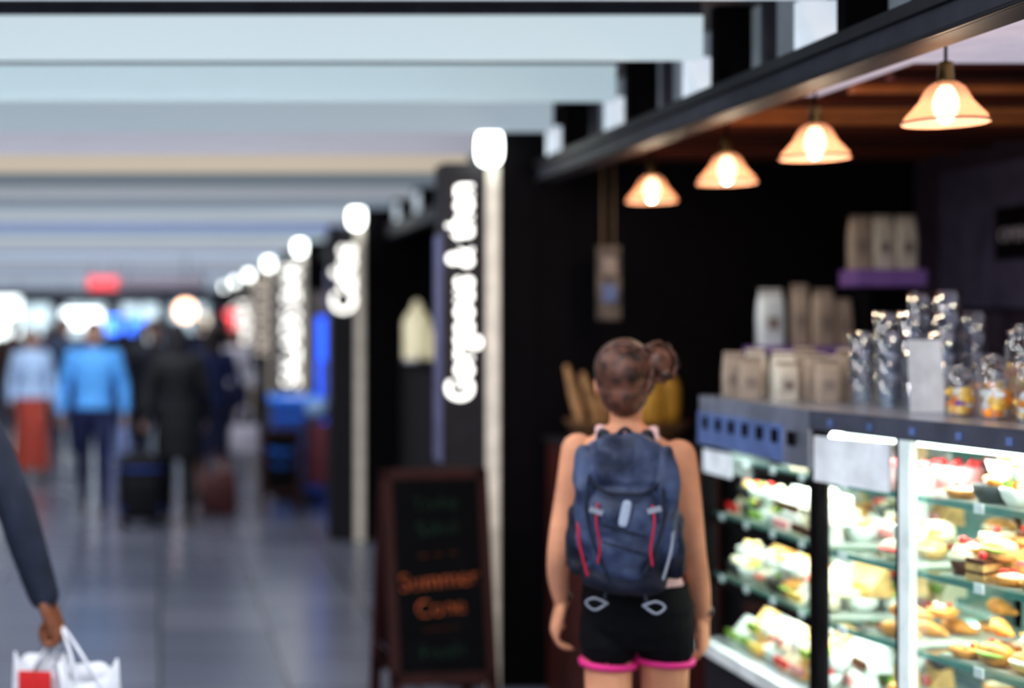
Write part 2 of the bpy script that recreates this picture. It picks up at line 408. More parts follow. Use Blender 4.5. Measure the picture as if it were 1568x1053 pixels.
fm = {
 'crust': mat('golden_crust', (.66, .28, .06), .45, var=.4, nscale=30), 'bread': mat('bread', (.74, .46, .18), .6, var=.3, nscale=25),
 'cream': mat('cream_food', (.88, .80, .6), .5), 'red': mat('berry_red', (.75, .03, .03), .35), 'green': mat('lettuce', (.28, .45, .07), .5, var=.4, nscale=40),
 'choc': mat('chocolate', (.10, .03, .01), .35), 'pink': mat('pink_icing', (.85, .35, .36), .4), 'yel': mat('custard', (.88, .6, .14), .4), 'orange': mat('orange_food', (.9, .3, .03), .4),
 'white': mat('white_wrap', (.82, .87, .84), .35), 'tray': mat('tray_dark', (.06, .07, .07), .3), 'tray2': mat('tray_pale', (.4, .44, .4), .3)}
def item(b, kind, x, y, z):
    r = R.uniform
    if kind == 'wrap':
        c = R.choice(['white', 'cream', 'bread', 'white']); h = r(.07, .1)
        poly = [V((x-.045, y-.04, z)), V((x+.045, y-.04, z)), V((x+.045, y+.04, z)), V((x-.045, y+.04, z)), V((x-.045, y+.03, z+h)), V((x+.045, y+.03, z+h))]
        b.add(poly, [(0, 3, 2, 1), (0, 1, 5, 4), (2, 3, 4, 5), (0, 4, 3), (1, 2, 5)], fm[c], False)
        b.box(x-.04, x+.04, y-.046, y-.036, z+.01, z+.035, fm[R.choice(['green', 'red', 'pink', 'yel', 'choc', 'cream'])])
    elif kind == 'bowl':
        b.lathe([(.03, 0), (.042, .02), (.048, .045), (.042, .045), (.02, .03)], (x, y, z), fm[R.choice(['white', 'white', 'tray'])], 16)
        for _ in range(7):
            b.sell((x+r(-.025, .025), y+r(-.025, .025), z+.045+r(0, .012)), (.016, .014, .012), fm[R.choice(['green', 'red', 'cream', 'cream', 'orange', 'yel', 'white'])], seg=8, st=6)
    elif kind == 'cupcake':
        b.lathe([(.024, 0), (.033, .04)], (x, y, z), fm[R.choice(['choc', 'bread', 'red'])], 14)
        c = R.choice(['cream', 'pink', 'cream', 'white', 'choc'])
        b.lathe([(.037, .038), (.036, .05), (.028, .056), (.028, .064), (.016, .072), (.004, .084)], (x, y, z), fm[c], 14)
        b.sell((x, y, z+.088), (.012, .012, .012), fm['red'], seg=8, st=6)
    elif kind == 'croissant':
        a = r(-.6, .6); pts = []
        for t in range(7):
            u = (t-3)/3; pts.append((x+u*.055*math.cos(a), y+u*.055*math.sin(a)-.02*(1-u*u), z+.022-.008*u*u))
        b.limb(pts, [.008, .016, .021, .024, .021, .016, .008], fm['crust'], 10, 2)
    elif kind == 'tart':
        b.lathe([(.03, 0), (.042, .022), (.036, .022), (.034, .018)], (x, y, z), fm['crust'], 16)
        b.sell((x, y, z+.02), (.034, .034, .012), fm[R.choice(['yel', 'red', 'orange', 'cream', 'choc', 'cream'])], seg=12, st=6)
        for _ in range(3): b.sell((x+r(-.018, .018), y+r(-.018, .018), z+.033), (.009, .009, .008), fm[R.choice(['red', 'yel', 'cream'])], seg=8, st=6)
    elif kind == 'roll':
        b.sell((x, y, z+.028), (.048, .034, .028), fm[R.choice(['bread', 'crust', 'cream'])], .8, .9)
        b.sell((x, y-.012, z+.03), (.045, .033, .009), fm[R.choice(['green', 'red', 'cream'])])
    elif kind == 'slice':
        c = R.choice(['cream', 'choc', 'pink', 'yel'])
        for q_, (z0_, z1_, mm_) in enumerate(((0, .018, 'bread'), (.018, .026, c), (.026, .044, 'bread'), (.044, .056, c))):
            b.prism([(x-.03, y-.045), (x+.03, y-.045), (x, y+.04)], z+z0_, z+z1_, fm[mm_])
        b.sell((x, y-.02, z+.064), (.011, .011, .011), fm['red'], seg=8, st=6)
    elif kind == 'cake':
        b.lathe([(.07, 0), (.07, .05), (.066, .06), (.01, .062)], (x, y, z), fm[R.choice(['cream', 'choc', 'pink', 'bread'])], 20)
        for j in range(8): b.sell((x+.05*math.cos(j*.785), y+.05*math.sin(j*.785), z+.066), (.011, .011, .011), fm['red'], seg=8, st=6)
def fill(name, M, x0, x1, z, kinds, dx, dy, ny=4):
    b = MB(); b.xf = M
    b.box(x0, x1, .05, .49, z+.0005, z+.006, fm['tray2'])
    n = int((x1-x0)/dx)
    for i in range(n):
        for j in range(ny):
            item(b, R.choice(kinds), x0+dx*(i+.5)+R.uniform(-.006, .006), .09+dy*j+R.uniform(-.006, .006), z+.006)
            if R.random() < .7 and kinds[0] != 'cake':
                item(b, R.choice(kinds), x0+dx*(i+.5)+R.uniform(-.01, .01), .10+dy*j+.02, z+.055)
    return b.obj(name)
fill('packed_sandwiches', MA, .05, .8, SH[3]-.0, ['wrap', 'bowl'], .1, .11)
fill('salad_bowls', MA, .05, .8, SH[2], ['bowl', 'wrap', 'wrap'], .1, .11)
fill('filled_rolls', MA, .05, .8, SH[1], ['roll', 'wrap', 'bowl'], .1, .11)
fill('fruit_salads', MA, .05, .8, SH[0], ['bowl', 'wrap'], .1, .11)
fill('decorated_cakes', MBm, .18, .34, SH[3], ['cake'], .15, .16, 3)
fill('filled_rolls', MBm, .18, .34, SH[2], ['roll', 'bowl'], .1, .1)
fill('croissants', MBm, .18, .34, SH[1], ['croissant', 'tart'], .1, .1)
fill('fruit_tarts', MBm, .18, .34, SH[0], ['tart', 'croissant'], .09, .1)
fill('fruit_cups', MBm, .42, 1.48, SH[3], ['bowl', 'tart', 'slice', 'bowl'], .09, .1)
fill('cake_slices', MBm, .42, 1.48, SH[2], ['slice', 'tart', 'cupcake', 'slice', 'roll'], .08, .09)
fill('croissants', MBm, .42, 1.48, SH[1], ['croissant', 'tart', 'roll'], .1, .09)
fill('fruit_tarts', MBm, .42, 1.48, SH[0], ['tart', 'croissant', 'roll'], .095, .09)

# counter-top objects
M_kraft = mat('ivory_paper_bag', (.58, .54, .46), .7, bump=.3, nscale=20); M_lbl = mat('bag_label', (.26, .21, .19), .6)
M_kraft2 = mat('tan_paper_bag', (.38, .31, .25), .7)
def coffee_bag(x, y, z, h=.165, wd=.075, rz=0, m=None):
    b = MB(); m = m or M_kraft; d = wd*.62
    rr = []
    for t, sx, sy in ((0, 1, 1), (.02, 1.04, 1.05), (.5, 1.06, 1.08), (.75, 1, .95), (.88, .96, .45), (.93, .96, .2), (1, .96, .12)):
        ring = []
        for j in range(20):
            a = 2*math.pi*j/20; c, s = math.cos(a), math.sin(a); g = lambda v: math.copysign(abs(v)**.35, v)
            ring.append(V((wd/2*sx*g(c), d/2*sy*g(s), h*t)))
        rr.append(ring)
    b.rings(rr, m)
    b.box(-wd*.22, wd*.22, -d/2*1.1-.002, -d/2*1.06, h*.3, h*.5, M_lbl)
    b.box(-wd*.5, wd*.5, -.012, -.004, h*.93, h*.96, M_lbl)
    return b.obj('coffee_bag', M=XF(x, y, z, rz))
for i in range(7): coffee_bag(1.94+i*.081, 4.82+R.uniform(-.02, .02), 1.441, R.uniform(.14, .175), .068, R.uniform(-.25, .15), M_kraft if i % 3 else M_kraft2)
for x, y, h in ((1.95, 4.70, .14), (2.04, 4.66, .16), (2.13, 4.62, .155), (2.22, 4.6, .165), (2.31, 4.58, .15), (2.0, 4.55, .13), (2.11, 4.5, .14)): coffee_bag(x, y, 1.441, h, .07, R.uniform(-.3, .3), R.choice([M_kraft, M_kraft, M_kraft2]))
# back shelving
b = MB(); M_lil = mat('lilac_shelf', (.16, .09, .24), .5, emit=(.4, .2, .7), es=.06)
b.box(2.42, 3.42, 5.75, 6.1, 0, 1.10, M_dark); b.box(2.42, 3.42, 5.75, 6.1, 1.10, 1.13, M_steel)
b.box(2.48, 2.52, 5.9, 6.1, 1.13, 1.56, M_black); b.box(2.9, 2.93, 5.84, 5.96, 1.13, 1.84, M_black); b.box(3.08, 3.11, 5.84, 5.96, 1.13, 1.84, M_black)
b.box(2.48, 2.89, 5.82, 6.05, 1.56, 1.59, M_lil); b.box(2.85, 3.14, 5.82, 5.97, 1.84, 1.91, M_lil)
b.obj('back_shelving_unit', .003)
for x in (2.90, 2.995, 3.09): coffee_bag(x, 5.9, 1.912, .225, .085, 0, M_kraft2 if x < 2.95 else M_kraft)
coffee_bag(2.54, 5.92, 1.592, .24, .1, 0, mat('pale_carton', (.62, .68, .72), .6)); coffee_bag(2.66, 5.92, 1.592, .26, .07, 0, M_kraft2); coffee_bag(2.75, 5.9, 1.592, .24, .085, .1, M_kraft2); coffee_bag(2.84, 5.92, 1.592, .2, .07, 0, M_kraft2)

M_jar = glass('clear_jar_glass', (.88, .94, 1), .3)
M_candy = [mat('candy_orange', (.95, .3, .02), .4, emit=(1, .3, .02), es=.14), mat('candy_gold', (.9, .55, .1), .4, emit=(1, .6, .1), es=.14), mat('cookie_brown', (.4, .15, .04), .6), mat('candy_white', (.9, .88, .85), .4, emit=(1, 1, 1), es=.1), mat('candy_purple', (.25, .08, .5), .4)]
def jar(x, y, z, h, r, fillc):
    b = MB()
    pr = [(r*.9, 0), (r, .01), (r, h*.72), (r*.9, h*.8), (r*.75, h*.84), (r*.78, h*.88)]
    b.lathe(pr, (x, y, z), M_jar, 24, cap=False); b.lathe([(r*.2, .0), (r*.9, .004)], (x, y, z), M_jar, 24)
    b.lathe([(r*.86, h*.88), (r*.88, h*.91), (r*.5, h*.95), (.012, h*.965), (.018, h*.985), (.003, h)], (x, y, z), M_jar, 24)
    zz = .018
    while zz < h*.68*fillc[0]:
        for _ in range(7):
            a = R.uniform(0, 6.28); q = r*.72*math.sqrt(R.random())
            b.sell((x+q*math.cos(a), y+q*math.sin(a), z+zz), (.017, .015, .011), M_candy[R.choice(fillc[1])], seg=8, st=6, A=Matrix.Rotation(R.uniform(0, 3), 3, 'X'))
        zz += .016
    return b.obj('sweets_jar')
jar(2.16, 3.84, 1.441, .14, .038, (.8, [0, 1, 4, 3])); jar(2.25, 3.84, 1.441, .17, .038, (.75, [0, 1, 3])); jar(2.345, 3.87, 1.441, .25, .042, (.8, [1, 2, 0]))
jar(2.185, 3.72, 1.441, .13, .036, (.9, [1, 0, 3])); jar(2.27, 3.72, 1.441, .18, .04, (.85, [0, 1, 2])); jar(2.37, 3.75, 1.441, .26, .045, (.8, [3, 1, 0])); jar(2.21, 3.60, 1.441, .15, .04, (.8, [0, 1, 3])); jar(2.30, 3.6, 1.441, .2, .042, (.8, [1, 0]))
jar(2.45, 3.95, 1.441, .32, .045, (.6, [0, 3])); jar(2.41, 3.62, 1.441, .28, .045, (.6, [0, 3, 1])); jar(2.24, 3.47, 1.441, .17, .042, (.8, [0, 1, 3])); jar(2.35, 3.48, 1.441, .24, .045, (.8, [0, 1, 3]))
jar(2.50, 3.78, 1.441, .34, .045, (.6, [0, 3])); jar(2.55, 4.05, 1.441, .3, .045, (.5, [3, 1]))
def tumblers(x, y, z, n, r=.04, h=.1):
    b = MB()
    for i in range(n):
        zz = z+i*h*.62
        b.lathe([(r*.72, 0), (r*.78, .01), (r, h), (r*.95, h), (r*.7, .015)], (x, y, zz), M_jar, 20, cap=False)
    b.obj('stacked_tumblers')
for x, y, n in ((2.16, 4.38, 3), (2.255, 4.42, 4), (2.35, 4.40, 5), (2.17, 4.24, 3), (2.265, 4.29, 4), (2.36, 4.26, 5), (2.44, 4.42, 5), (2.19, 4.12, 2), (2.285, 4.15, 3), (2.45, 4.28, 4)): tumblers(x, y, 1.441, n, .038, .1)
b = MB(); b.add([(2.11, 4.0, 1.441), (2.225, 4.03, 1.441), (2.225, 4.05, 1.645), (2.11, 4.02, 1.645)], [(0, 1, 2, 3)], M_paper, False)
b.box(2.11, 2.225, 4.03, 4.07, 1.441, 1.455, M_glass); b.obj('counter_sign_card')

# hanging sign + bread
b = MB(); p = P(933, 260, 6.3)
M_rope = mat('rope', (.3, .2, .12), .8)
b.limb([(p.x-.03, 6.3, 2.45), (p.x-.03, 6.3, 2.02)], [.003, .003], M_rope, 6); b.limb([(p.x+.02, 6.3, 2.45), (p.x+.02, 6.3, 2.02)], [.003, .003], M_rope, 6)
M_tag = mat('weathered_tag', (.10, .08, .07), .7, var=.5, nscale=18)
b.box(p.x-.055, p.x+.05, 6.29, 6.31, 1.70, 2.03, M_tag); b.box(p.x-.035, p.x+.03, 6.285, 6.29, 1.78, 1.86, mat('tag_blue', (.12, .16, .32), .6)); b.box(p.x-.035, p.x+.03, 6.285, 6.29, 1.9, 1.98, M_lbl)
b.obj('hanging_wooden_sign', .003)
b = MB(); b.box(1.78, 2.36, 6.0, 6.55, 0, 1.14, mat('reddish_cabinet', (.06, .010, .008), .5)); b.box(1.77, 2.38, 5.98, 6.56, 1.14, 1.17, M_dark); b.obj('side_cabinet', .004)
M_wick = mat('wicker', (.18, .09, .04), .8, bump=.8, nscale=60)
b = MB(); b.loft([(1.171, 2.06, 6.28, .22, .14), (1.25, 2.06, 6.28, .26, .17), (1.26, 2.06, 6.28, .27, .18), (1.25, 2.06, 6.28, .24, .15), (1.19, 2.06, 6.28, .2, .12)], M_wick, 28, .7)
M_bag = mat('baguette', (.36, .2, .09), .6, var=.3, nscale=20)
for i, (x, dx, L) in enumerate(((1.86, -.07, .27), (1.94, -.07, .24), (1.98, -.02, .2), (2.05, .02, .22))):
    b.limb([(x, 6.24+.03*(i % 3), 1.21), (x+dx*.5, 6.25+.03*(i % 3), 1.21+L*.55), (x+dx, 6.26+.03*(i % 3), 1.21+L*1.05)], [.018, .027, .013], M_bag, 10)
M_must = mat('mustard_paper', (.36, .19, .02), .6)
b.sell((2.23, 6.25, 1.35), (.055, .06, .12), M_must, .8, .8); b.sell((2.15, 6.22, 1.33), (.05, .05, .12), M_must, .7, .7)
b.obj('bread_basket')

# ------------------------------------------------------------------ chalkboard A-frame
M_frame = mat('red_brown_frame', (.035, .007, .006), .6, spec=.3); M_chalk = mat('blackboard', (.005, .005, .006), .8, spec=.1)
M_or = mat('orange_chalk', (.48, .12, .04), .9, var=.6, nscale=40); M_gr = mat('green_chalk', (.010, .04, .02), .9, var=.5, nscale=40)
def aframe(x, y, rz, H=1.05, W=.5, lines=()):
    b = MB(); lean = 9
    for sgn in (1, -1):
        T = Matrix.Translation((0, 0, H-.03)) @ Matrix.Rotation(math.radians(-lean*sgn), 4, 'X') @ Matrix.Translation((0, 0, -(H-.03)))
        hh = (H-.03)/math.cos(math.radians(lean))
        y0, y1 = (-.03, -.005) if sgn > 0 else (.005, .03)
        zb = (H-.03)-hh
        b.box(-W/2, -W/2+.045, y0, y1, zb+.006, H, M_frame, T); b.box(W/2-.045, W/2, y0, y1, zb+.006, H, M_frame, T)
        b.box(-W/2, W/2, y0, y1, H-.045, H, M_frame, T); b.box(-W/2, W/2, y0, y1, .14, .19, M_frame, T)
        b.box(-W/2+.04, W/2-.04, y0+.008, y1-.008, .18, H-.04, M_chalk, T)
        if sgn > 0:
            for tx, sz, z, m in lines:
                b.text(tx, sz, T @ Matrix.Translation((0, y0+.004, z)) @ Matrix.Rotation(math.pi/2, 4, 'X') @ Matrix.Rotation(.08, 4, 'Z'), m, off=-.0015, align='CENTER')
    b.limb([(-W/2+.02, -.13, .28), (-W/2+.02, .13, .28)], [.004, .004], M_beam, 6)
    return b.obj('chalkboard_sandwich_board', .003, XF(x, y, 0, rz))
aframe(1.19, 6.2, .12, 1.05, .47, (('Today', .08, .88, M_gr), ('Salad', .09, .77, M_gr), ('~  ~  ~', .06, .67, M_or), ('Summer', .105, .545, M_or), ('Cone', .10, .43, M_or), ('~ ~ ~ ~', .05, .36, M_or), ('Fresh', .09, .25, M_gr)))

# ------------------------------------------------------------------ people
def hand(b, W, d, n, s, k, curl, m, spread=.06):
    W = V(W); d = V(d).normalized(); n = V(n); n = (n-d*n.dot(d)).normalized(); s = V(s); s = (s-d*s.dot(d)-n*s.dot(n)).normalized()
    A = Matrix((s, n, d)).transposed()
    b.sell(W+d*.048*k, (.041*k, .0145*k, .054*k), m, .6, .75, A=A)
    b.sell(W+d*.035*k+s*.022*k+n*.008*k, (.02*k, .014*k, .035*k), m, A=A)
    for off, L, ci in ((.031, .070, 0), (.0105, .078, 1), (-.0105, .072, 2), (-.031, .056, 3)):
        p = W+d*.092*k+s*off*k; pts = [p-d*.02*k, p]; ang = 0; sd = spread*off/.031
        for q, fr in enumerate((.44, .31, .25)):
            ang += math.radians(curl[q]*(1+.07*ci))
            dirv = (d*math.cos(ang)+n*math.sin(ang)+s*sd*math.cos(ang)).normalized()
            p = p+dirv*L*fr*k; pts.append(p)
        b.limb(pts, [.0085*k, .0088*k, .008*k, .0074*k, .0062*k], m, 8, 2)
    p = W+d*.02*k+s*.028*k; pts = [p]
    c0 = math.radians(curl[0])
    for dr, L in (((d*.62+s*.75+n*.25), .036), ((d*.9+s*.3+n*(.2+.5*math.sin(c0))), .03), ((d*.9+s*.0+n*(.25+.6*math.sin(c0))), .024)):
        p = p+dr.normalized()*L*k; pts.append(p)
    b.limb(pts, [.013*k, .0115*k, .0095*k, .0075*k], m, 8, 2)
def face(b, post, hc, hk, skin, hd=0.0):
    Rz = Matrix.Rotation(hd, 3, 'Z'); q = lambda x, y, z: V(hc)+Rz @ V((x*hk, y*hk, z*hk))
    b.sell(q(0, -.01, .02), (.073*hk, .092*hk, .095*hk), skin)
    b.sell(q(0, .022, -.045), (.054*hk, .06*hk, .066*hk), skin, .9, .9, A=Rz)
    b.sell(q(0, .098, -.018), (.013*hk, .018*hk, .024*hk), skin, A=Rz)
    b.sell(q(0, .08, -.085), (.022*hk, .016*hk, .016*hk), skin, A=Rz)
    for s in (-1, 1):
        b.sell(q(.075*s, -.005, -.012), (.009*hk, .019*hk, .031*hk), skin, A=Rz)
        post.sell(q(.029*s, .074, .005), (.013*hk, .011*hk, .009*hk), mat('eye_white', (.8, .8, .8), .3), seg=10, st=8)
        post.sell(q(.029*s, .083, .005), (.006*hk, .004*hk, .006*hk), mat('iris_dark', (.03, .02, .01), .2), seg=10, st=8)
        post.limb([q(.016*s, .085, .024), q(.045*s, .077, .024)], [.003*hk, .0025*hk], mat('brow', (.03, .02, .015), .8), 6)
    post.sell(q(0, .081, -.056), (.022*hk, .009*hk, .007*hk), mat('lips', (.5, .16, .13), .5), seg=12, st=8)

def person(name, x, y, rz, H=1.7, skin=(.6, .36, .25), hair=(.03, .02, .015), top=(.2, .4, .8), bottom=(.02, .025, .05), male=True, style='shirt', stride=.1,
           armL=None, armR=None, longhair=False, voxel=.008, curl=(25, 30, 20), gripL=False, gripR=False, extra=None, shoe=(.03, .025, .02), head_turn=0.0, hs=1.0, hdir=None, hem=.42):
    k = H/1.7; b = MB(); post = MB()
    S = mat(name+'_skin', skin, .5, var=.08); HR = mat(name+'_hair', hair, .6, var=.4, nscale=60)
    T = mat(name+'_top', top, .75, var=.15, nscale=18, bump=.25); B = mat(name+'_bottom', bottom, .8, var=.2, nscale=18, bump=.2); SHO = mat(name+'_shoes', shoe, .4)
    sw = 1.12 if male else .95; hw = 1.0 if male else 1.05
    cl = .012 if style != 'coat' else .02
    v = lambda a, c, d: V((a*k, c*k, d*k))
    sec = [(.80, .10*hw, .085), (.86, .155*hw, .11), (.93, .165*hw, .115), (1.0, .15*hw, .105), (1.07, .135*sw, .095), (1.18, .148*sw, .105), (1.29, .165*sw, .112), (1.36, .168*sw, .10), (1.41, .14*sw, .08), (1.445, .09*sw, .062), (1.465, .055, .052)]
    low = [q for q in sec if q[0] <= 1.0]; hi = [q for q in sec if q[0] >= .93]
    b.loft([(z*k, 0, 0, (rx+.004)*k, (ry+.004)*k) for z, rx, ry in low], B, e=.85)
    b.loft([(z*k, 0, 0, (rx+cl)*k, (ry+cl)*k) for z, rx, ry in hi], T, e=.85)
    if style == 'coat' or style == 'jacket':
        zb = .55 if style == 'coat' else .82
        b.loft([(zb*k, 0, 0, .2*k, .15*k), (.8*k, 0, 0, .195*k, .145*k), (1.0*k, 0, 0, .168*sw*k, .122*k), (1.2*k, 0, 0, .165*sw*k, .12*k)], T, e=.85)
    if style == 'skirt':
        b.loft([(hem*k, 0, .0, (.2+.02*(hem < .3))*k, .17*k), (.6*k, 0, 0, .188*k, .155*k), (.85*k, 0, 0, .175*k, .125*k), (1.0*k, 0, 0, .145*k, .11*k)], B, e=.95)
    b.limb([v(0, 0, 1.42), v(0, .012, 1.54)], [.055*k, .048*k], S)
    hc = v(0, .02, 1.585)
    face(b, post, hc, k, S, head_turn)
    Rz = Matrix.Rotation(head_turn, 3, 'Z')
    b.sell(hc+Rz @ V((0, -.022*k, .035*k)), (.081*k, .094*k, .09*k), HR)
    b.sell(hc+Rz @ V((0, .03*k, .083*k)), (.06*k, .05*k, .028*k), HR)
    if longhair:
        b.loft([(1.38*k, 0, -.05*k, .07*k, .035*k), (1.48*k, 0, -.045*k, .085*k, .05*k), (1.58*k, 0, -.025*k, .085*k, .07*k), (1.64*k, 0, -.01*k, .08*k, .08*k)], HR)
    bare = style == 'skirt'
    for s, st in ((-1, stride), (1, -stride)):
        hip = v(.088*s, 0, .88); knee = v(.09*s, st*.75+.02, .49); ank = v(.09*s, st*1.35-.02, .10)
        lm = S if bare else B; g = 0 if bare else .012
        b.limb([hip, hip.lerp(knee, .5)+v(0, .01, 0), knee, knee.lerp(ank, .35)+v(0, -.015, 0), ank], [(.09)*k, (.075+g)*k, (.054+g)*k, (.052+g)*k, (.036+g)*k], lm)
        b.limb([ank+v(0, -.045, -.062), ank+v(0, .03, -.06), ank+v(.005*s, .11, -.066), ank+v(.01*s, .17, -.07)], [.034*k, .038*k, .034*k, .024*k], SHO)
        b.limb([ank, ank+v(0, 0, -.05)], [.036*k, .04*k], SHO if not bare else S)
    for s, arm, grip in ((-1, armL, gripL), (1, armR, gripR)):
        if arm is None: arm = ((.235*s*sw, -.02, 1.13), (.255*s*sw, .06, .89))
        sh = v(.168*s*sw, 0, 1.39); el = v(*arm[0]); wr = v(*arm[1])
        g = .014
        b.limb([sh, sh.lerp(el, .5), el, el.lerp(wr, .4), wr+(el-wr).normalized()*.01], [(.052+g)*k, (.045+g)*k, (.039+g)*k, (.037+g)*k, (.029+g)*k], T)
        b.limb([el.lerp(wr, .7), wr], [.03*k, .027*k], S)
        d = (wr-el).normalized()
        hand(b, wr, (V(hdir) if (hdir and grip) else d+V((0, .05, -.2))), V((-s, .15, 0)), V((0, 1, 0)), k*(1.05 if male else .93)*(hs if grip else 1), (75, 80, 45) if grip else curl, S)
    if extra: extra(b, post, k, v)
    r = b.remesh(voxel, 2)
    o = len(r.v); base = [r.mi(m) for m in post.mats]
    r.v += post.v; r.f += [tuple(i+o for i in f) for f in post.f]; r.m += [base[i] for i in post.m]; r.sm += post.sm
    zmin = min(p.z for p in r.v)
    return r.obj(name, M=XF(x, y, -zmin+.001, rz))

# --- woman with backpack (facing away from camera)
def build_woman():
    b = MB(); post = MB()
    S = mat('woman_skin', (.64, .31, .19), .7, var=.14, nscale=7, spec=.25); HR = mat('woman_brown_hair', (.03, .012, .009), .5, var=.5, nscale=30, col2=(.17, .07, .045))
    TP = mat('pink_white_tank_top', (.75, .5, .5), .8); BK = mat('black_running_shorts', (.005, .005, .007), .8, bump=.3, nscale=25, spec=.2); PK = mat('hot_pink_hem', (.75, .04, .26), .6, emit=(1, .03, .3), es=.03)
    SHO = mat('sneaker_grey', (.3, .3, .33), .6)
    hx = .026
    b.loft([(.82, hx, 0, .105, .085), (.87, hx, 0, .138, .105), (.93, hx, 0, .146, .112), (.99, hx*.8, 0, .135, .1)], BK, e=.9)
    b.loft([(.97, hx*.8, 0, .132, .098), (1.05, .008, 0, .118, .087), (1.14, 0, 0, .122, .092), (1.25, 0, 0, .135, .098), (1.31, 0, 0, .132, .09)], TP, e=.9)
    b.loft([(1.28, 0, 0, .13, .088), (1.33, 0, 0, .135, .082), (1.365, 0, 0, .118, .066), (1.395, 0, 0, .072, .053), (1.415, 0, 0, .048, .045)], S, e=.9)
    b.limb([(0, -.005, 1.38), (-.003, .005, 1.47)], [.047, .041], S)
    for s in (-1, 1):
        b.limb([(.075*s, -.045, 1.30), (.07*s, -.02, 1.395), (.07*s, .03, 1.385), (.07*s, .085, 1.28)], [.012, .013, .013, .012], TP)
    hc = V((-.007, .01, 1.535)); face(b, post, hc, .95, S, -.25)
    b.sell(hc+V((0, -.02, .028)), (.080, .094, .088), HR)
    b.sell(hc+V((0, -.045, -.03)), (.062, .055, .065), HR)
    bun = hc+V((.084, -.03, .052))
    b.sell(bun, (.045, .045, .048), HR)
    for _ in range(14):
        a = R.uniform(0, 6.28); c = R.uniform(-1, 1)
        b.sell(bun+V((.038*math.cos(a), .03*c, .042*math.sin(a))), (.016, .018, .016), HR, seg=8, st=6)
    HR2 = mat('woman_hair_highlight', (.18, .08, .055), .4)
    for i in range(54):
        a = 2*math.pi*i/54; s0 = hc+V((.077*math.cos(a), .02-.03*abs(math.sin(a)), .03+.083*math.sin(a)))
        t = bun+V((-.015, -.02, R.uniform(-.02, .02))); mid = s0.lerp(t, .5)
        dv = mid-(hc+V((0, -.02, .025))); dv = V((dv.x/.083, dv.y/.096, dv.z/.09)); dv = dv.normalized() if dv.length > .01 else V((0, -1, 0))
        if dv.y > -.2: dv.y = -.6; dv.normalize()
        mid = hc+V((0, -.02, .025))+V((dv.x*.083, dv.y*.098, dv.z*.091))
        post.limb([s0, mid, t], [.004, .0055, .004], HR2 if R.random() < .25 else HR, 6, 4)
    for _ in range(14):
        a = R.uniform(0, 6.28); p0 = bun+V((.045*math.cos(a), -.01, .045*math.sin(a)))
        post.limb([p0, p0+V((.015*math.cos(a+.8), R.uniform(-.02, .01), .015*math.sin(a+.8))), bun+V((.052*math.cos(a+1.2), -.02, .052*math.sin(a+1.2)))], [.004, .004, .003], HR, 6, 3)
    SHL = [(-.128, 0, 1.345), (-.152, -.01, 1.22), (-.172, -.045, 1.10), (-.180, -.01, 1.0), (-.172, .035, .915)]
    SHR = [(.134, 0, 1.335), (.156, .005, 1.21), (.170, .0, 1.08), (.186, .05, .98), (.198, .095, .885)]
    for A in (SHL, SHR): b.limb(A, [.045, .037, .033, .03, .021], S)
    hand(b, SHL[-1], (-.22, .06, -1), (1, .2, 0), (.1, 1, 0), .97, (28, 35, 22), S)
    hand(b, SHR[-1], (.02, .2, -1), (-1, .3, 0), (0, 1, 0), .97, (30, 35, 25), S)
    for s, x, st in ((-1, -.048, -.08), (1, .098, .12)):
        hip = V((x, 0, .84)); knee = V((x, st, .47)); ank = V((x, st*.8-.05, .09))
        b.limb([hip, hip.lerp(knee, .45)+V((0, .008, 0)), knee, knee.lerp(ank, .3)+V((0, -.02, 0)), ank], [.066, .061, .046, .048, .032], S)
        b.limb([(x, 0, .88), (x, st*.05, .84), (x, st*.15, .822)], [.077, .078, .078], BK)
        b.limb([ank, ank+V((0, 0, -.045))], [.034, .036], S)
        b.limb([ank+V((0, -.045, -.055)), ank+V((0, .03, -.052)), ank+V((.005*s, .1, -.058)), ank+V((.01*s, .155, -.06))], [.032, .037, .033, .024], SHO)
        c = V((x, st*.15, .77+(.006*s))); n = 36
        post.rings([[c+V((q*math.cos(2*math.pi*j/n), q*.99*math.sin(2*math.pi*j/n), z)) for j in range(n)] for q, z in ((.066, .0), (.077, -.004), (.079, .008), (.076, .012), (.066, .012))], PK)
    for A, c in ((SHL, (.02, .02, .02)), (SHR, (.05, .05, .07))):
        p = V(A[-1])+V((0, -.003, .02)); post.lathe([(.024, -.01), (.027, -.008), (.027, .008), (.024, .01)], p, mat('wristband', c, .5), 18)
    r = b.remesh(.0045, 2)
    o = len(r.v); base = [r.mi(m) for m in post.mats]
    r.v += post.v; r.f += [tuple(i+o for i in f) for f in post.f]; r.m += [base[i] for i in post.m]; r.sm += post.sm
    zmin = min(p.z for p in r.v)
    wx, wy = 1.27, 3.87; rz = -math.atan2(wx, wy)
    r.obj('woman_walking', M=XF(wx, wy, -zmin+.001, rz))
    N = mat('slate_blue_nylon', (.024, .036, .082), .6, var=.4, nscale=10, bump=.8, col2=(.062, .088, .18)); N2 = mat('dark_navy_nylon', (.007, .010, .026), .65, var=.3, nscale=14, bump=.5)  # paler blotches in the slate blue paint in highlights on the folds
    RD = mat('red_piping', (.42, .01, .05), .5); GR = mat('grey_cord', (.26, .28, .34), .5); LG = mat('reflective_patch', (.34, .39, .5), .4)
    k = MB(); C0 = V((-.004, -.20, 1.217)); SC = .87
    C = V((0, 0, 0)); k.xf = Matrix.Translation(C0) @ Matrix.Scale(SC, 4)
    k.sell(C+V((0, .0, -.005)), (.142, .085, .215), N, .6, .65, seg=32, st=20)
    k.sell(C+V((0, -.012, .125)), (.115, .09, .095), N, .75, .7, seg=28, st=14)
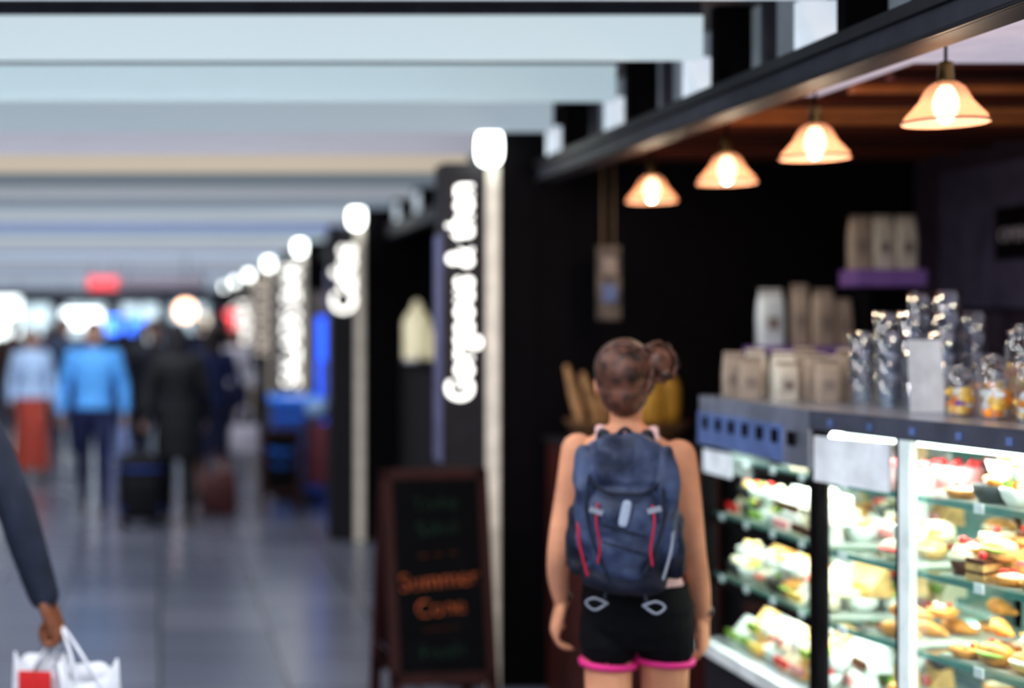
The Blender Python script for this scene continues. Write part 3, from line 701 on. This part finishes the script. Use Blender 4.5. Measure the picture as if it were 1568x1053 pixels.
    k.sell(C+V((0, -.062, -.06)), (.105, .045, .14), N, .6, .6, seg=28, st=16)
    k.sell(C+V((0, -.01, -.2)), (.12, .075, .05), N2, .6, .6)
    for s in (-1, 1):
        k.sell(C+V((.135*s, -.01, -.1)), (.03, .06, .1), N2, .6, .6)
        k.sell(C+V((.115*s, -.035, .02)), (.035, .06, .17), N, .7, .7)
    rk = k.remesh(.005, 3, lambda p: p+V((0, 1, 0))*0.018*noise.noise(p*17)+V((1, 0, 0))*0.010*noise.noise(p*18+V((5, 5, 5)))+V((0, 0, 1))*.010*noise.noise(p*20))
    k = MB(); k.xf = Matrix.Translation(C0) @ Matrix.Scale(SC, 4)
    for s in (-1, 1):
        k.limb([C+V((.10*s, -.088, .10)), C+V((.108*s, -.10, .0)), C+V((.085*s, -.112, -.10)), C+V((.05*s, -.108, -.185))], [.0045]*4, N2, 6)
        k.limb([C+V((.132*s, -.07, -.02)), C+V((.128*s, -.09, -.10)), C+V((.105*s, -.1, -.19))], [.006, .005, .005], GR if s > 0 else RD, 6)
        k.limb([C+V((.075*s, -.112, .02)), C+V((.08*s, -.12, -.03)), C+V((.07*s, -.12, -.10)), C+V((.075*s, -.12, -.15))], [.0042]*4, RD, 6)
        k.limb([C+V((.075*s, .06, -.17)), C+V((.11*s, .12, -.05)), C+V((.085*s, .19, .08)), C+V((.072*s, .17, .2)), C+V((.055*s, .1, .205))], [.014]*5, N2, 8)
        k.limb([C+V((.13*s, .06, -.19)), C+V((.165*s, .16, -.2)), C+V((.13*s, .3, -.21))], [.012]*3, N2, 8)
        k.limb([C+V((.05*s, -.075, -.275)), C+V((.085*s, -.085, -.295)), C+V((.11*s, -.08, -.275)), C+V((.085*s, -.085, -.26)), C+V((.05*s, -.08, -.275))], [.004]*5, GR, 6)
        k.limb([C+V((.05*s, -.06, -.225)), C+V((.06*s, -.07, -.275))], [.006]*2, N2, 6)
    k.limb([C+V((-.1, -.085, .09)), C+V((-.05, -.115, .055)), C+V((.05, -.115, .055)), C+V((.1, -.085, .09))], [.005]*4, N2, 6)
    k.limb([C+V((-.03, -.02, .205)), C+V((0, -.02, .235)), C+V((.03, -.02, .205))], [.007]*3, N2, 8)
    k.sell(C+V((.0, -.112, -.005)), (.014, .006, .04), LG, .5, .5, A=Matrix.Rotation(.2, 3, 'Y'))
    for z in (-.04, -.09): k.limb([C+V((-.06, -.114, z)), C+V((.06, -.114, z-.03))], [.0025, .0025], N2, 6)
    for s, z, ang in ((-1, .0, .3), (1, .01, -.3)): k.box(-.02, .02, -.004, .004, -.008, .008, GR, Matrix.Translation(C+V((.08*s, -.118, z))) @ Matrix.Rotation(ang, 4, 'Y'))
    o = len(rk.v); base = [rk.mi(m) for m in k.mats]
    rk.v += k.v; rk.f += [tuple(i+o for i in f) for f in k.f]; rk.m += [base[i] for i in k.m]; rk.sm += k.sm
    rk.obj('hiking_backpack', M=XF(wx, wy, -zmin, rz))
build_woman()

# --- man in suit at left edge
Hs = 1.88; ks = Hs/1.7; mx = -.80; my = 4.2
el = ((-.435-mx)/ks, .0, 1.17/ks); wr = ((-.345-mx)/ks, .04, .875/ks)
def cuff(b, post, k, v):
    e = v(*el); w_ = v(*wr); d = (w_-e).normalized()
    post.limb([w_-d*.012, w_+d*.004], [.036*k, .034*k], mat('shirt_cuff', (.05, .05, .06), .6), 16)
person('man_in_suit', mx, my, 0, Hs, (.24, .09, .045), (.02, .015, .012), (.02, .027, .05), (.03, .035, .06), True, 'jacket', .12, armR=(el, wr), gripR=True, voxel=.005, extra=cuff, hs=1.2, hdir=(.38, .08, -1))
M_bw = mat('white_bag_plastic', (.72, .74, .8), .35, bump=.4, nscale=9); M_br = mat('red_bag_print', (.7, .03, .03), .4)
hx_, hy_, hz_ = -.295, 4.26, .785
def sbag(name, cx, cy, top, wd, dp, h, m, rz, red=False, pk=.03):
    b = MB(); n = 32; rr = []
    for t in (0, .03, .3, .6, .85, 1.0):
        ring = []
        for j in range(n):
            a = 2*math.pi*j/n; c, s = math.cos(a), math.sin(a); g = lambda u: math.copysign(abs(u)**.35, u)
            p = V((wd/2*g(c)*(1+.05*t), dp/2*g(s)*(1-.25*t), h*t))
            p += V((noise.noise(p*9+V((cx*9, 0, 0))), noise.noise(p*8+V((3, 0, 0))), 0))*.02
            if t == 1.0: p.z += pk*abs(math.cos(a))-.02*math.sin(3*a)
            ring.append(p)
        rr.append(ring)
    inner = [[p*1.0+V((-math.copysign(.004, p.x), -math.copysign(.004, p.y), .003 if i == 0 else 0)) for p in r] for i, r in enumerate(rr)]
    b.rings(rr+inner[::-1], m, cap=False)
    b.add(rr[0], [tuple(range(n))[::-1]], m)
    if red:
        b.box(-wd*.35, wd*.3, -dp/2-.016, -dp/2-.008, h*.25, h*.96, M_br)
    z = h*.98; Mi = XF(cx, cy, top-h, rz).inverted(); H = Mi @ V((hx_, hy_, hz_))
    for s in (-1, 1):
        b.limb([(-wd*.22, s*dp*.34, z-.03), (H.x*.6-wd*.1, s*dp*.15, (z+H.z)/2), (H.x, H.y+s*.006, H.z), (H.x*.6+wd*.1, s*dp*.15, (z+H.z)/2), (wd*.22, s*dp*.34, z-.03)], [.0045]*5, m, 8)
    return b.obj(name, M=XF(cx, cy, top-h, rz))
sbag('white_shopping_bag', -.215, 4.14, .672, .17, .1, .32, M_bw, .25)
sbag('red_shopping_bag', -.36, 4.27, .672, .15, .08, .3, M_bw, -.15, True, .02)

# --- distant people
def at(px, pyfeet):
    Y = CH*F/(pyfeet-490); return (px-245)/F*Y, Y
x, y = at(143, 785)
person('man_in_blue_shirt', x, y, math.pi, 1.70, (.5, .28, .19), (.03, .02, .02), (.12, .42, 1.0), (.012, .018, .07), True, 'shirt', .13)
x, y = at(48, 735)
person('woman_in_coral_skirt', x, y, math.pi+.2, 1.62, (.5, .28, .2), (.03, .015, .012), (.45, .62, .9), (.42, .07, .045), False, 'skirt', .06, longhair=True, hem=.14)
x, y = at(272, 800)
person('traveller_in_black_coat', x, y, 0, 1.68, (.35, .2, .15), (.008, .007, .01), (.004, .005, .008), (.005, .005, .008), False, 'coat', .1, longhair=True, gripL=True, armL=((-.25, -.03, 1.12), (-.29, -.12, .88)))
x2, y2 = at(236, 760)
person('man_in_dark_suit', x2, y2, math.pi, 1.72, (.3, .18, .13), (.01, .01, .01), (.008, .01, .02), (.008, .01, .02), True, 'jacket', .08)
x3, y3 = at(325, 765)
person('woman_in_navy_dress', x3, y3, .2, 1.66, (.4, .22, .17), (.02, .012, .01), (.012, .02, .08), (.01, .014, .05), False, 'skirt', .1, longhair=True, gripR=True, armR=((.24, -.03, 1.12), (.28, .05, .88)))
for nm, px, pf, H_, tp_, bt_, ml in (('man_in_grey_jacket', 100, 700, 1.74, (.03, .05, .10), (.02, .03, .1), True), ('woman_in_white_top', 362, 690, 1.6, (.6, .6, .68), (.03, .03, .06), False),
        ('man_in_black_shirt', 190, 660, 1.76, (.012, .012, .02), (.015, .015, .03), True), ('woman_in_dark_dress', 215, 690, 1.66, (.01, .012, .03), (.01, .01, .02), False), ('man_in_navy_jumper', 305, 680, 1.75, (.01, .02, .06), (.01, .012, .03), True),
        ('man_in_brown_coat', 20, 690, 1.74, (.05, .025, .02), (.02, .02, .05), True), ('woman_in_red_top', 72, 650, 1.62, (.3, .05, .06), (.02, .02, .05), False), ('man_in_black_jacket', 345, 650, 1.75, (.01, .01, .015), (.01, .01, .02), True)):
    xx, yy = at(px, pf)
    person(nm, xx, yy, math.pi*(R.random() < .6), H_, (.35, .2, .15), (.02, .015, .012), tp_, bt_, ml, 'jacket' if ml else 'shirt', .1, voxel=.012, longhair=not ml)

def suitcase(x, y, rz):
    b = MB(); M1 = mat('black_suitcase_fabric', (.006, .006, .010), .6, spec=.3); M2 = mat('blue_trim', (.03, .12, .6), .4)
    b.sell((0, 0, .33), (.18, .12, .27), M1, .35, .35, seg=32, st=20)
    b.sell((0, -.115, .25), (.14, .035, .15), M1, .4, .4)
    for z in (.16, .48): b.limb([(-.17, -.1, z), (0, -.13, z), (.17, -.1, z)], [.008]*3, M2, 6)
    for sx in (-.13, .13):
        for sy in (-.08, .08):
            b.limb([(sx-.012, sy, .032), (sx+.012, sy, .032)], [.026, .026], M_black, 14, 2); b.box(sx-.01, sx+.01, sy-.01, sy+.01, .04, .09, M_beam)
        b.limb([(sx*.7, .07, .56), (sx*.7, .07, .93)], [.007, .007], M_steel, 8)
    b.limb([(-.095, .07, .93), (.095, .07, .93)], [.013, .013], M_black, 8)
    b.sell((0, 0, .61), (.07, .02, .025), M1)
    b.obj('rolling_suitcase', M=XF(x, y, 0.005, rz))
sx, sy = at(214, 806); suitcase(sx, sy, .15)
def tote(name, x, y, z, c, wd=.34, h=.28):
    b = MB(); m = mat(name+'_leather', c, .5)
    b.loft([(0, 0, 0, wd/2*.9, .07), (.02, 0, 0, wd/2, .08), (h*.7, 0, 0, wd/2*.97, .07), (h, 0, 0, wd/2*.85, .03)], m, e=.5)
    for s in (-1, 1): b.limb([(-wd*.25, .02*s, h*.9), (-wd*.15, .02*s, h+.14), (wd*.15, .02*s, h+.14), (wd*.25, .02*s, h*.9)], [.009]*4, m, 8)
    b.obj(name, M=XF(x, y, z, .2))
bx, by = at(335, 785)
tote('brown_duffel_bag', bx, by, .002, (.10, .03, .03), .32, .36)
tote('white_handbag', x3+.30, y3-.05, .44, (.6, .58, .66), .3, .28)

# ------------------------------------------------------------------ mid-distance stalls
M_bluel = mat('blue_backlit_panel', (.02, .1, .6), .4, emit=(.02, .12, 1.0), es=1.6)
b = MB(); b.box(1.58, 2.2, 14.4, 15.0, 0, 2.0, M_dark); b.box(1.59, 2.18, 14.38, 14.4, .35, 1.74, M_bluel); b.box(1.62, 1.66, 14.33, 14.38, .9, 1.3, M_steel); b.box(1.6, 2.2, 14.36, 14.4, 1.78, 1.98, M_lbl)
b.obj('drinks_fridge')
M_blt = mat('blue_tabletop', (.03, .16, .5), .3, emit=(.02, .2, .9), es=.5)
b = MB(); b.box(1.06, 1.56, 13.4, 14.1, .92, .97, M_blt); b.box(1.08, 1.54, 13.44, 14.06, .05, .92, mat('navy_counter_added_glow', (.02, .05, .13), .5, emit=(.02, .12, .8), es=.12)); b.box(1.1, 1.52, 13.46, 14.0, 0, .05, M_black)  # blue emission added to the counter body for a blue wash on the floor
for z in (.3, .55, .78): b.box(1.08, 1.54, 13.42, 13.44, z, z+.02, M_blt)
b.obj('blue_service_counter', .006)
b = MB(); mm = mat('maroon_cloth', (.22, .06, .08), .8); lb = mat('pale_blue_cloth', (.4, .6, .9), .7)
b.box(1.32, 1.34, 12.9, 13.2, 0, .8, M_beam); b.box(1.60, 1.62, 12.9, 13.2, 0, .8, M_beam); b.box(1.32, 1.62, 13.04, 13.06, .78, .82, M_beam); b.box(1.32, 1.62, 12.95, 13.15, .1, .12, M_beam)
b.loft([(.2, 1.45, 13.05, .13, .07), (.5, 1.44, 13.05, .12, .07), (.76, 1.45, 13.05, .11, .05)], mm, e=.7); b.sell((1.45, 13.05, .9), (.12, .07, .09), lb)
b.obj('garment_rack', .003)
aframe(1.08, 12.75, 0, .72, .36, (('Menu', .1, .5, M_blt), ('Tea 3', .08, .38, M_blt)))
b = MB(); b.box(1.84, 2.5, 7.6, 10.9, 0, 1.36, M_dark); b.box(1.82, 2.52, 7.58, 10.9, 1.36, 1.39, M_black); b.obj('deli_counter', .005)
M_juice = mat('pale_lemonade', (.75, .7, .48), .3, emit=(1, .9, .62), es=.35)
for x, y, s in ((1.86, 10.3, 1.0), (2.03, 10.45, .62)):
    b = MB(); b.lathe([(.05, 0), (.09, .01), (.1, .05), (.1, .3), (.07, .36), (.04, .39), (.03, .44), (.005, .46)], (0, 0, 0), M_juice, 28)
    b.lathe([(.105, .0), (.105, .03), (.06, .03)], (0, 0, 0), M_steel, 28); b.limb([(0, -.1, .07), (0, -.14, .06), (0, -.14, .03)], [.01, .01, .008], M_steel, 8)
    o = b.obj('juice_dispenser', M=XF(x, y, 1.391)); o.scale = (s, s, s)
# dark kiosks added at the far end to cut its brightness
b = MB(); b.box(-4.2, -.9, 34, 35.2, 0, 1.25, mat('kiosk_navy', (.05, .06, .12), .5)); b.box(-4.3, -.8, 33.9, 35.3, 1.25, 1.3, M_beam)
for x in (-4.2, -2.6, -1.0): b.box(x, x+.08, 34, 34.08, 1.3, 2.15, M_beam)
b.box(-4.3, -.8, 33.9, 34.4, 2.15, 2.35, M_dark); b.obj('added_kiosk', .01)
b = MB(); b.box(.1, 1.3, 35, 35.8, 0, 1.4, M_dark); b.box(.15, 1.25, 34.96, 35, .2, 1.3, mat('kiosk_purple', (.08, .06, .2), .5)); b.obj('added_info_kiosk', .01)
# far end ---------------------------------------------------------
M_ew = mat('end_wall_grey', (.4, .42, .46), .7)
solid('wall_end', -4.8, 4.1, 40, 40.2, 2.25, 2.8, M_ew)
xs = [-4.8, -3.0, -1.5, .0, 1.4]
for n_, x in enumerate(xs): solid('trim_end_%d' % n_, x, x+.3, 40, 40.2, 0, 2.249, M_ew)
for n_ in range(4):
    b = MB(); x0 = xs[n_]+.31; x1 = xs[n_+1]-.01; xm = (x0+x1)/2
    for a in (x0, xm-.025, x1-.05): b.box(a, a+.05, 40.05, 40.12, 0.002, 2.24, M_beam)
    b.box(x0, x1, 40.05, 40.12, 2.15, 2.24, M_beam); b.box(x0, x1, 40.08, 40.09, .01, 2.15, M_glass)
    b.obj('door_%d' % (n_+1))
def lsign(name, px0, px1, py0, py1, Y, col, es):
    a = P(px0, py1, Y); c = P(px1, py0, Y); b = MB(); m = mat('glow_'+name+str(px0), col, .5, emit=col, es=es)
    b.box(a.x, c.x, Y, Y+.08, a.z, c.z, m); b.box(a.x-.03, c.x+.03, Y+.08, Y+.14, a.z-.03, c.z+.03, M_beam)
    for x in (a.x+.05, c.x-.05): b.limb([(x, Y+.1, c.z), (x, Y+.1, 2.7)], [.01, .01], M_beam, 6)
    b.obj(name)
lsign('illuminated_white_sign', 96, 154, 474, 500, 30, (.85, .95, 1), 4)
lsign('illuminated_blue_sign', 164, 220, 484, 520, 29, (.06, .2, 1), 4)
lsign('illuminated_white_sign', -30, 30, 455, 530, 27, (.9, 1, 1), 3)
lsign('overhead_dark_sign', 190, 310, 424, 442, 21, (.08, .07, .09), .1)
lsign('overhead_red_sign', 135, 180, 424, 442, 21, (.5, .05, .06), .5)
lsign('illuminated_red_sign', 345, 378, 476, 502, 26, (.9, .1, .12), 2)
lsign('illuminated_white_sign', 300, 320, 480, 540, 24, (1, .9, .75), 1.4)
g = P(284, 475, 18); b = MB(); mg = mat('peach_globe', (1, .6, .4), .4, emit=(1, .58, .38), es=5)
b.sell(g, (.13, .13, .13), mg); b.limb([g+V((0, 0, .11)), V((g.x, g.y, 2.7))], [.008, .008], M_black, 6); b.obj('globe_lamp')
print('DONE')
